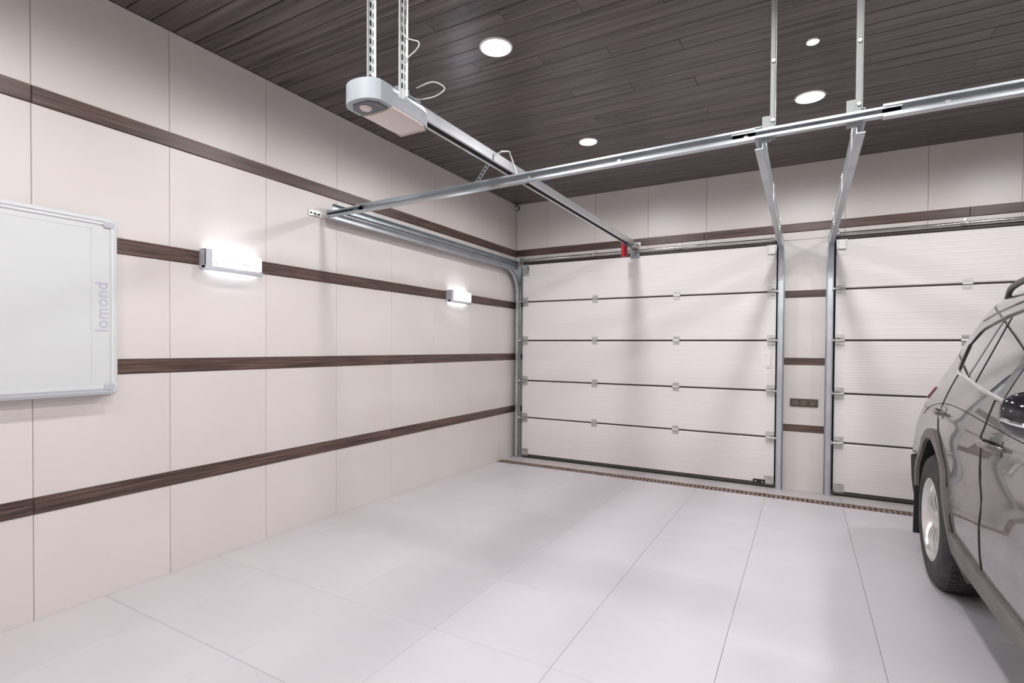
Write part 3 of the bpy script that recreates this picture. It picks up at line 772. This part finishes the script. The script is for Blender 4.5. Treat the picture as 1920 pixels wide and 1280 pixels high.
# ------------------------------------------------------------------ parked car (rear towards the right-hand door)
CX, CY = 4.625, -1.975
zt_ = [.20, .30, .45, .62, .80, .92, 1.00, 1.06, 1.15, 1.30, 1.45, 1.56, 1.62, 1.66]
wt_ = [.80, .86, .89, .905, .905, .895, .88, .86, .825, .755, .685, .625, .56, .43]
yr_ = [.78, .86, .91, .92, .90, .88, .865, .85, .80, .70, .60, .52, .46, .40]
yf_ = [-3.45, -3.52, -3.58, -3.60, -3.55, -3.35, -3.00, -2.52, -2.36, -2.08, -1.78, -1.50, -1.20, -.80]
tz_ = [.3, .5, .65, .8, .92, 1.0, 1.1, 1.2, 1.35, 1.5, 1.6]
tp_ = [.02, .035, .045, .065, .09, .12, .14, .16, .165, .17, .17]
def interp(x, xs, ys_):
    if x <= xs[0]: return ys_[0]
    for i in range(len(xs) - 1):
        if x <= xs[i + 1]: return ys_[i] + (ys_[i + 1] - ys_[i]) * (x - xs[i]) / (xs[i + 1] - xs[i])
    return ys_[-1]
def sm(x, xs, ys_, h=.035): return sum(interp(min(max(x + d * h, xs[0]), xs[-1]), xs, ys_) for d in (-1, -.5, 0, .5, 1)) / 5
def surf(ly, z):
    w = sm(z, zt_, wt_, min(.035, (1.66 - z) * .9 + .002)); r = sm(z, zt_, yr_); f = sm(z, zt_, yf_, min(.035, (1.66 - z)))
    w *= 1 - sm(z, tz_, tp_) * min(1, max(0, (ly + 1.2) / 2.1)) ** 2
    w *= 1 - .05 * max(0, (-1.6 - ly) / 2.0) ** 2
    e = (ly - (r - .26)) / .26
    if e > 0: w -= .234 * (1 - math.sqrt(max(0, 1 - min(1, e) ** 2)))
    rc = .45; e = ((f + rc) - ly) / rc
    if e > 0: w -= .36 * (1 - math.sqrt(max(0, 1 - min(1, e) ** 2)))
    # shallow shoulder crease and hollow in the door skin
    if ly > -2.6 and ly < .6:
        w -= .010 * math.exp(-((z - .70) / .09) ** 2)
        w += .006 * math.exp(-((z - .955) / .025) ** 2)
    return max(.02, w)
def CW(ly, w, z): return (CX + w, CY + ly, z + CZ0)
CZ0 = zf(CY)
car = thing('car', 'dark brown-grey SUV with water drops parked before the right garage door', 'car', (CX, CY, CZ0))
ZS = [.20, .22, .26, .30, .36, .42, .48, .54, .60, .66, .72, .78, .84, .88, .92, .94, .96, .98, 1.0, 1.03, 1.06, 1.09, 1.12, 1.16, 1.20, 1.26, 1.32, 1.38, 1.44, 1.50, 1.54, 1.58, 1.61, 1.635, 1.65, 1.66]
def outline(z):
    r = sm(z, zt_, yr_); f = sm(z, zt_, yf_, min(.035, (1.66 - z)))
    pts = []
    we = surf(r, z)
    for k in (0, .25, .5, .75): pts.append((k * we, r + .045 * (1 - k * k)))
    for i in range(9): a = math.pi / 2 * i / 8; pts.append((None, r - .26 * (1 - math.cos(a))))
    ya, yb = r - .26, f + .45
    for i in range(1, 30): pts.append((None, ya + (yb - ya) * i / 30))
    for i in range(9): a = math.pi / 2 * (1 - i / 8); pts.append((None, f + .45 * (1 - math.cos(a))))
    wf = surf(f, z)
    for k in (.75, .5, .25, 0): pts.append((k * wf, f - .05 * (1 - k * k)))
    return [((surf(y_, z) if w is None else w), y_) for w, y_ in pts]
m = MB(); rows = []
for z in ZS:
    h = outline(z); rows.append([CW(y_, -w, z) for w, y_ in h] + [CW(y_, w, z) for w, y_ in h[-2:0:-1]])
K = len(rows[0]); vs = [p for r_ in rows for p in r_]
fs = [(i * K + j, i * K + (j + 1) % K, (i + 1) * K + (j + 1) % K, (i + 1) * K + j) for i in range(len(rows) - 1) for j in range(K)]
top0 = (len(rows) - 1) * K
H = (K + 2) // 2
for base, rev in ((0, True), (top0, False)):
    for j in range(H - 1):
        a, b2 = j, j + 1; c, d = (K - j - 1) % K, (K - j) % K
        q = [base + a, base + b2, base + c, base + d]
        q = list(dict.fromkeys(q))
        if len(q) >= 3: fs.append(tuple(q))
m.add(vs, fs)
body = m.build('body', [M_PAINT, M_BLACKM], car, 'all')
# wheel arches cut into the body
bm_cut = MB()
AXLES = (0.0, -2.66)
for ly in AXLES:
    for s in (-1, 1):
        cx_ = CX + s * .82
        bm_cut.lathe([(0, -.27), (.412, -.27), (.412, .27), (0, .27)], (cx_, CY + ly, CZ0 + .395), 0, 40, 1)
cm = bm_cut.mesh('cut', [M_PAINT, M_BLACKM], org=car.location)
co = link('cut', cm, car)
md = body.modifiers.new('arch', 'BOOLEAN'); md.object = co; md.operation = 'DIFFERENCE'; md.solver = 'EXACT'
bpy.context.view_layer.update()
nm = bpy.data.meshes.new_from_object(body.evaluated_get(bpy.context.evaluated_depsgraph_get()))
body.modifiers.clear(); old = body.data; body.data = nm
bpy.data.objects.remove(co)
for p in nm.polygons: p.use_smooth = True
nm.set_sharp_from_angle(angle=R(35))

def lerp(a, b2, t_): return a + (b2 - a) * t_
def poly_at(pts, t_):
    n_ = len(pts) - 1; i = min(n_ - 1, int(t_ * n_)); s = t_ * n_ - i
    return lerp(pts[i][0], pts[i + 1][0], s), lerp(pts[i][1], pts[i + 1][1], s)
SH = .065
def skin(name, mat, low, high, off, side, parent, nu=24, nv=6, depth=.012, sh=SH):
    """patch of the car's side between two (ly, z) polylines, standing off the body by off"""
    low = [(a + sh, b2) for a, b2 in low]; high = [(a + sh, b2) for a, b2 in high]
    m = MB(); front = []; back = []
    for i in range(nu + 1):
        a, b2 = poly_at(low, i / nu), poly_at(high, i / nu); r1_, r2_ = [], []
        for j in range(nv + 1):
            ly, z = lerp(a[0], b2[0], j / nv), lerp(a[1], b2[1], j / nv); w = surf(ly, z)
            r1_.append(CW(ly, side * (w + off), z)); r2_.append(CW(ly, side * (w - depth), z))
        front.append(r1_); back.append(r2_)
    m.grid(front); m.grid(back)
    m.grid([[r_[0] for r_ in front], [r_[0] for r_ in back]]); m.grid([[r_[-1] for r_ in front], [r_[-1] for r_ in back]])
    m.grid([front[0], back[0]]); m.grid([front[-1], back[-1]])
    return m.build(name, mat, parent, True)
def line(name, mat, pts, r_, side, parent, off=0.0, flat=1.0, k=10):
    m = MB(); P_ = smooth_path([(a + SH, b2, 0) for a, b2 in pts], k)
    m.tube([CW(p.x, side * (surf(p.x, p.y) + off), p.y) for p in P_], r_, 8, flat=flat)
    return m.build(name, mat, parent, True)
SILL = [(-.06, 1.192), (-.36, 1.172), (-.66, 1.147), (-1.02, 1.118), (-1.5, 1.092), (-2.12, 1.062)]
TOP = [(.07, 1.345), (-.05, 1.415), (-.30, 1.448), (-.57, 1.478), (-1.1, 1.500), (-1.45, 1.492)]
def sill(ly):
    return interp(-ly, [-a for a, _ in SILL], [b2 for _, b2 in SILL])
def topz(ly): 
    if ly < -1.45: return lerp(1.492, 1.08, (-1.45 - ly) / .70)
    return interp(-ly, [-a for a, _ in TOP], [b2 for _, b2 in TOP])
for side in (-1, 1):
    # side glass
    q = [(-.06, sill(-.06)), (-.18, sill(-.18)), (-.33, sill(-.33))]
    skin('quarter_window', M_GLASS, q, [(.055, 1.325), (-.09, 1.408), (-.345, topz(-.345) - .012)], .004, side, car)
    skin('rear_door_window', M_GLASS, [(-.37, sill(-.37)), (-.65, sill(-.65)), (-1.00, sill(-1.0))], [(-.385, topz(-.385) - .012), (-.70, topz(-.7) - .012), (-1.05, topz(-1.05) - .012)], .004, side, car)
    skin('front_door_window', M_GLASS, [(-1.09, sill(-1.09)), (-1.6, sill(-1.6)), (-2.05, sill(-2.05))], [(-1.13, topz(-1.13) - .012), (-1.42, topz(-1.42) - .014), (-1.98, topz(-1.98))], .004, side, car)
    skin('pillar_trim', M_BLACKG, [(-.33, sill(-.33)), (-.37, sill(-.37))], [(-.345, topz(-.345) - .012), (-.385, topz(-.385) - .012)], .006, side, car, 2)
    skin('pillar_trim', M_BLACKG, [(-.555, sill(-.555)), (-.578, sill(-.578))], [(-.475, topz(-.475) - .012), (-.495, topz(-.495) - .012)], .007, side, car, 2)
    skin('pillar_trim', M_BLACKG, [(-1.00, sill(-1.0)), (-1.09, sill(-1.09))], [(-1.05, topz(-1.05) - .012), (-1.13, topz(-1.13) - .012)], .006, side, car, 2)
    line('window_chrome', M_CHROME, [(.085, 1.335), (.03, 1.262), (-.025, 1.205), (-.10, 1.180), (-.36, 1.163), (-.66, 1.138), (-1.02, 1.109), (-1.5, 1.083), (-2.08, 1.056)], .011, side, car, .003)
    line('window_seal', M_BLACKG, [(.085, 1.340), (.02, 1.392), (-.06, 1.424), (-.30, 1.456), (-.57, 1.482), (-1.1, 1.502), (-1.45, 1.493), (-1.8, 1.290), (-2.12, 1.075)], .008, side, car, .002)
    # door outlines
    line('door_seam', M_SEAM, [(-.985, 1.10), (-1.01, 1.0), (-1.045, .85), (-1.05, .70), (-1.04, .55), (-1.02, .42)], .0035, side, car)
    line('door_seam', M_SEAM, [(-.06, 1.17), (-.09, 1.02), (-.16, .90), (-.30, .82), (-.43, .70), (-.50, .55), (-.55, .42)], .0035, side, car)
    line('door_seam', M_SEAM, [(-2.14, 1.04), (-2.16, .85), (-2.15, .60), (-2.10, .42)], .0035, side, car)
    line('roof_seam', M_BLACKG, [(.16, 1.475), (-.1, 1.505), (-.6, 1.540), (-1.2, 1.555), (-1.6, 1.50)], .006, side, car)
    line('body_crease', M_SEAM, [(.42, .905), (.2, .975), (-.1, 1.012), (-.5, 1.022), (-1.0, 1.008), (-1.6, .985)], .0022, side, car)
    # roof rail
    m = MB(); P_ = smooth_path([(.18, 1.555, 0), (.10, 1.605, 0), (-.2, 1.628, 0), (-.8, 1.645, 0), (-1.25, 1.620, 0), (-1.36, 1.575, 0)])
    m.tube([CW(p.x, side * (.535 + .015 * p.x * -1), p.y + .042) for p in P_], .014, 8, flat=1.3); m.build('roof_rail', M_ALU, car, True)
    # lower cladding: sill strip and arch lips
    skin('sill_cladding', M_CLAD, [(-.40, .235), (-1.3, .225), (-2.26, .235)], [(-.45, .43), (-1.0, .40), (-1.5, .395), (-2.22, .43)], .014, side, car, 30, 6, sh=0)
    for ax in AXLES:
        a0, a1 = (-28, 208)
        lo = [(ax + .415 * math.cos(R(a0 + (a1 - a0) * i / 30)), .395 + .415 * math.sin(R(a0 + (a1 - a0) * i / 30))) for i in range(31)]
        hi = [(ax + .470 * math.cos(R(a0 + (a1 - a0) * i / 30)), .395 + .470 * math.sin(R(a0 + (a1 - a0) * i / 30))) for i in range(31)]
        skin('arch_cladding', M_CLAD, lo, hi, .016, side, car, 30, 3, .04, 0)
    # rear corner: lower bumper cladding and mud flap
    skin('bumper_cladding', M_BLACKM, [(.42, .26), (.52, .25), (.62, .26)], [(.42, .62), (.52, .64), (.60, .62)], .014, side, car, 12, 5, sh=0)
    m = MB(); x = CX + side * .80
    m.prism([(CY + .385, CZ0 + .46), (CY + .400, CZ0 + .46), (CY + .425, CZ0 + .16), (CY + .405, CZ0 + .16)], 0, x - .10, x + .10); m.build('mud_flap', M_RUBBER, car)
    # tail light wrapping the corner, head light
    skin('tail_light', M_TAIL, [(.62, 1.00), (.70, .985), (.80, .965), (.862, .96)], [(.50, 1.075), (.62, 1.078), (.74, 1.072), (.80, 1.065)], .008, side, car, 16, 5, sh=0)
    skin('head_light', M_HEAD, [(-3.46, .72), (-3.2, .78), (-2.95, .84)], [(-3.44, .84), (-3.25, .88), (-2.97, .90)], .008, side, car, 12, 4, sh=0)
    # door handles
    for hy_, hz in ((-.11, .972), (-1.13, .945)):
        hd = None
        m = MB()
        w = surf(hy_, hz); N = 14; rows = []
        for i in range(N + 1):
            a = -1 + 2 * i / N; ly = hy_ + a * .115; st = .030 * (1 - a ** 4) + .002; rr = .014 * (1 - .45 * a ** 4)
            rows.append([CW(ly, side * (surf(ly, hz) + st + rr * .7 * math.cos(2 * math.pi * j / 10)), hz + rr * math.sin(2 * math.pi * j / 10)) for j in range(11)])
        m.grid(rows); m.add(rows[0][:10], [tuple(range(10))]); m.add(rows[-1][:10], [tuple(range(10))])
        hd = m.build('door_handle', M_PAINT, car, True)
        skin('handle_recess', M_BLACKG, [(hy_ - .085, hz - .030), (hy_, hz - .036), (hy_ + .06, hz - .026)], [(hy_ - .085, hz + .026), (hy_, hz + .034), (hy_ + .06, hz + .024)], .002, side, hd, 10, 3, sh=0)
    # mirror
    mb_ = MB(); rows = []
    my, mz = -1.80, 1.122
    N = 14
    for i in range(N + 1):
        th = math.pi * i / N
        rows.append([CW(my + .085 * math.sin(th) * math.cos(2 * math.pi * j / 20) * (1.0 if math.cos(2 * math.pi * j / 20) < 0 else .55) - .02,
                        side * (.940 - .115 * math.cos(th)), mz + .074 * math.sin(th) ** .7 * math.sin(2 * math.pi * j / 20)) for j in range(21)])
    mb_.grid(rows); mir = mb_.build('door_mirror', M_BLACKG, car, 'all')
    m = MB(); m.tube([CW(my - .02, side * .80, 1.06), CW(my - .02, side * .90, 1.085)], .03, 10, flat=.7); m.build('mirror_foot', M_BLACKM, mir)
    m = MB(); P_ = [CW(my - .024 - .085 * math.sqrt(1 - u * u) * .93, side * (.940 + .115 * u), mz - .36 * .074 * (1 - u * u) ** .35) for u in [-.97 + 1.94 * i / 16 for i in range(17)]]
    m.tube(P_, .008, 8, flat=1.0); m.build('mirror_trim', M_CHROME, mir, True)
# rear window, windscreen, bumper strip, number plate recess
def cross(name, mat, z0, z1, frac, rear, off):
    m = MB(); rows = []
    for i in range(9):
        z = lerp(z0, z1, i / 8); row = []
        e = sm(z, zt_, yr_) if rear else sm(z, zt_, yf_)
        we = surf(e, z)
        for j in range(13):
            k = -1 + 2 * j / 12; k *= frac
            row.append(CW(e + (.045 if rear else -.05) * (1 - k * k) + (off if rear else -off), k * we, z))
        rows.append(row)
    back = [[(p[0], p[1] + (-.02 if rear else .02), p[2]) for p in r_] for r_ in rows]
    m.grid(rows); m.grid(back); m.grid([rows[0], back[0]]); m.grid([rows[-1], back[-1]])
    m.grid([[r_[0] for r_ in rows], [r_[0] for r_ in back]]); m.grid([[r_[-1] for r_ in rows], [r_[-1] for r_ in back]])
    return m.build(name, mat, car, True)
cross('rear_window', M_GLASS, 1.12, 1.50, 1.0, True, .004)
cross('rear_bumper', M_CLAD, .28, .56, 1.15, True, .02)
cross('windscreen', M_GLASS, 1.10, 1.53, 1.0, False, .004)
cross('front_grille', M_BLACKG, .42, .74, .8, False, .008)
# wheels
def wheel(ly, s):
    cxw, cyw, czw = CX + s * .775, CY + ly, CZ0 + .360
    wroot = None
    m = MB()
    prof = [(.215, -.10), (.232, -.112), (.29, -.118), (.335, -.108), (.352, -.092), (.360, -.07), (.360, .07), (.352, .092), (.335, .108), (.29, .118), (.232, .112), (.215, .10)]
    m.lathe(prof, (cxw, cyw, czw), 0, 56)
    ty = m.build('wheel_tyre', M_TYRE, car, True)
    m = MB()                                    # tread blocks
    for row in (-.062, -.022, .022, .062):
        for i in range(56):
            a = 2 * math.pi * (i + (.5 if row in (-.022, .062) else 0)) / 56; da = .040
            q = []
            for rr in (.358, .365):
                for aa in (a - da, a + da):
                    for xx in (row - .016, row + .016): q.append((cxw + xx, cyw + rr * math.cos(aa), czw + rr * math.sin(aa)))
            m.add(q, [(0, 1, 3, 2), (4, 6, 7, 5), (0, 4, 5, 1), (2, 3, 7, 6), (0, 2, 6, 4), (1, 5, 7, 3)])
    tag(m.build('tread_blocks', M_TYRE, ty, fix=False), kind='stuff')
    m = MB(); f = s * .108
    m.lathe([(.226, f * 1.03), (.219, f * 1.06), (.206, f * .92), (.196, f * .5), (.196, -f * .6)], (cxw, cyw, czw), 0, 48)
    m.lathe([(0, f * .35), (.196, f * .20)], (cxw, cyw, czw), 0, 40)
    rim = m.build('wheel_rim', M_RIM, ty, True)
    for i in range(5):
        for d in (-.13, .13):
            a = 2 * math.pi * i / 5 + .3; m = MB(); q = []
            for rr, wdt, xo in ((.045, .020, .78), (.12, .016, .92), (.205, .021, .88)):
                for e in (-1, 1):
                    for dep in (0, .022):
                        an = a + d * (rr / .205); cy_, cz_ = rr * math.cos(an) - e * wdt * math.sin(an), rr * math.sin(an) + e * wdt * math.cos(an)
                        q.append((cxw + f * xo - s * dep, cyw + cy_, czw + cz_))
            fs_ = []
            for b_ in (0, 4):
                fs_ += [(b_, b_ + 4, b_ + 6, b_ + 2), (b_ + 1, b_ + 3, b_ + 7, b_ + 5), (b_, b_ + 1, b_ + 5, b_ + 4), (b_ + 2, b_ + 6, b_ + 7, b_ + 3)]
            fs_ += [(0, 2, 3, 1), (8, 9, 11, 10)]
            m.add(q, fs_); m.build('wheel_spoke', M_RIM, ty)
    m = MB(); m.lathe([(0, f * .86), (.040, f * .84), (.052, f * .76), (.060, f * .5)], (cxw, cyw, czw), 0, 24); m.build('wheel_hub', M_RIM, ty, True)
    m = MB(); m.lathe([(0, f * .45), (.135, f * .42), (.135, f * .30), (0, f * .3)], (cxw, cyw, czw), 0, 30); m.build('brake_disc', M_GALVD, ty, True)
for ly in AXLES:
    for s in (-1, 1): wheel(ly, s)
car.rotation_euler = (-math.atan((zf(CY - 2.66) - CZ0) / 2.66), 0, 0)
for me in list(bpy.data.meshes):
    if me.users == 0: bpy.data.meshes.remove(me)
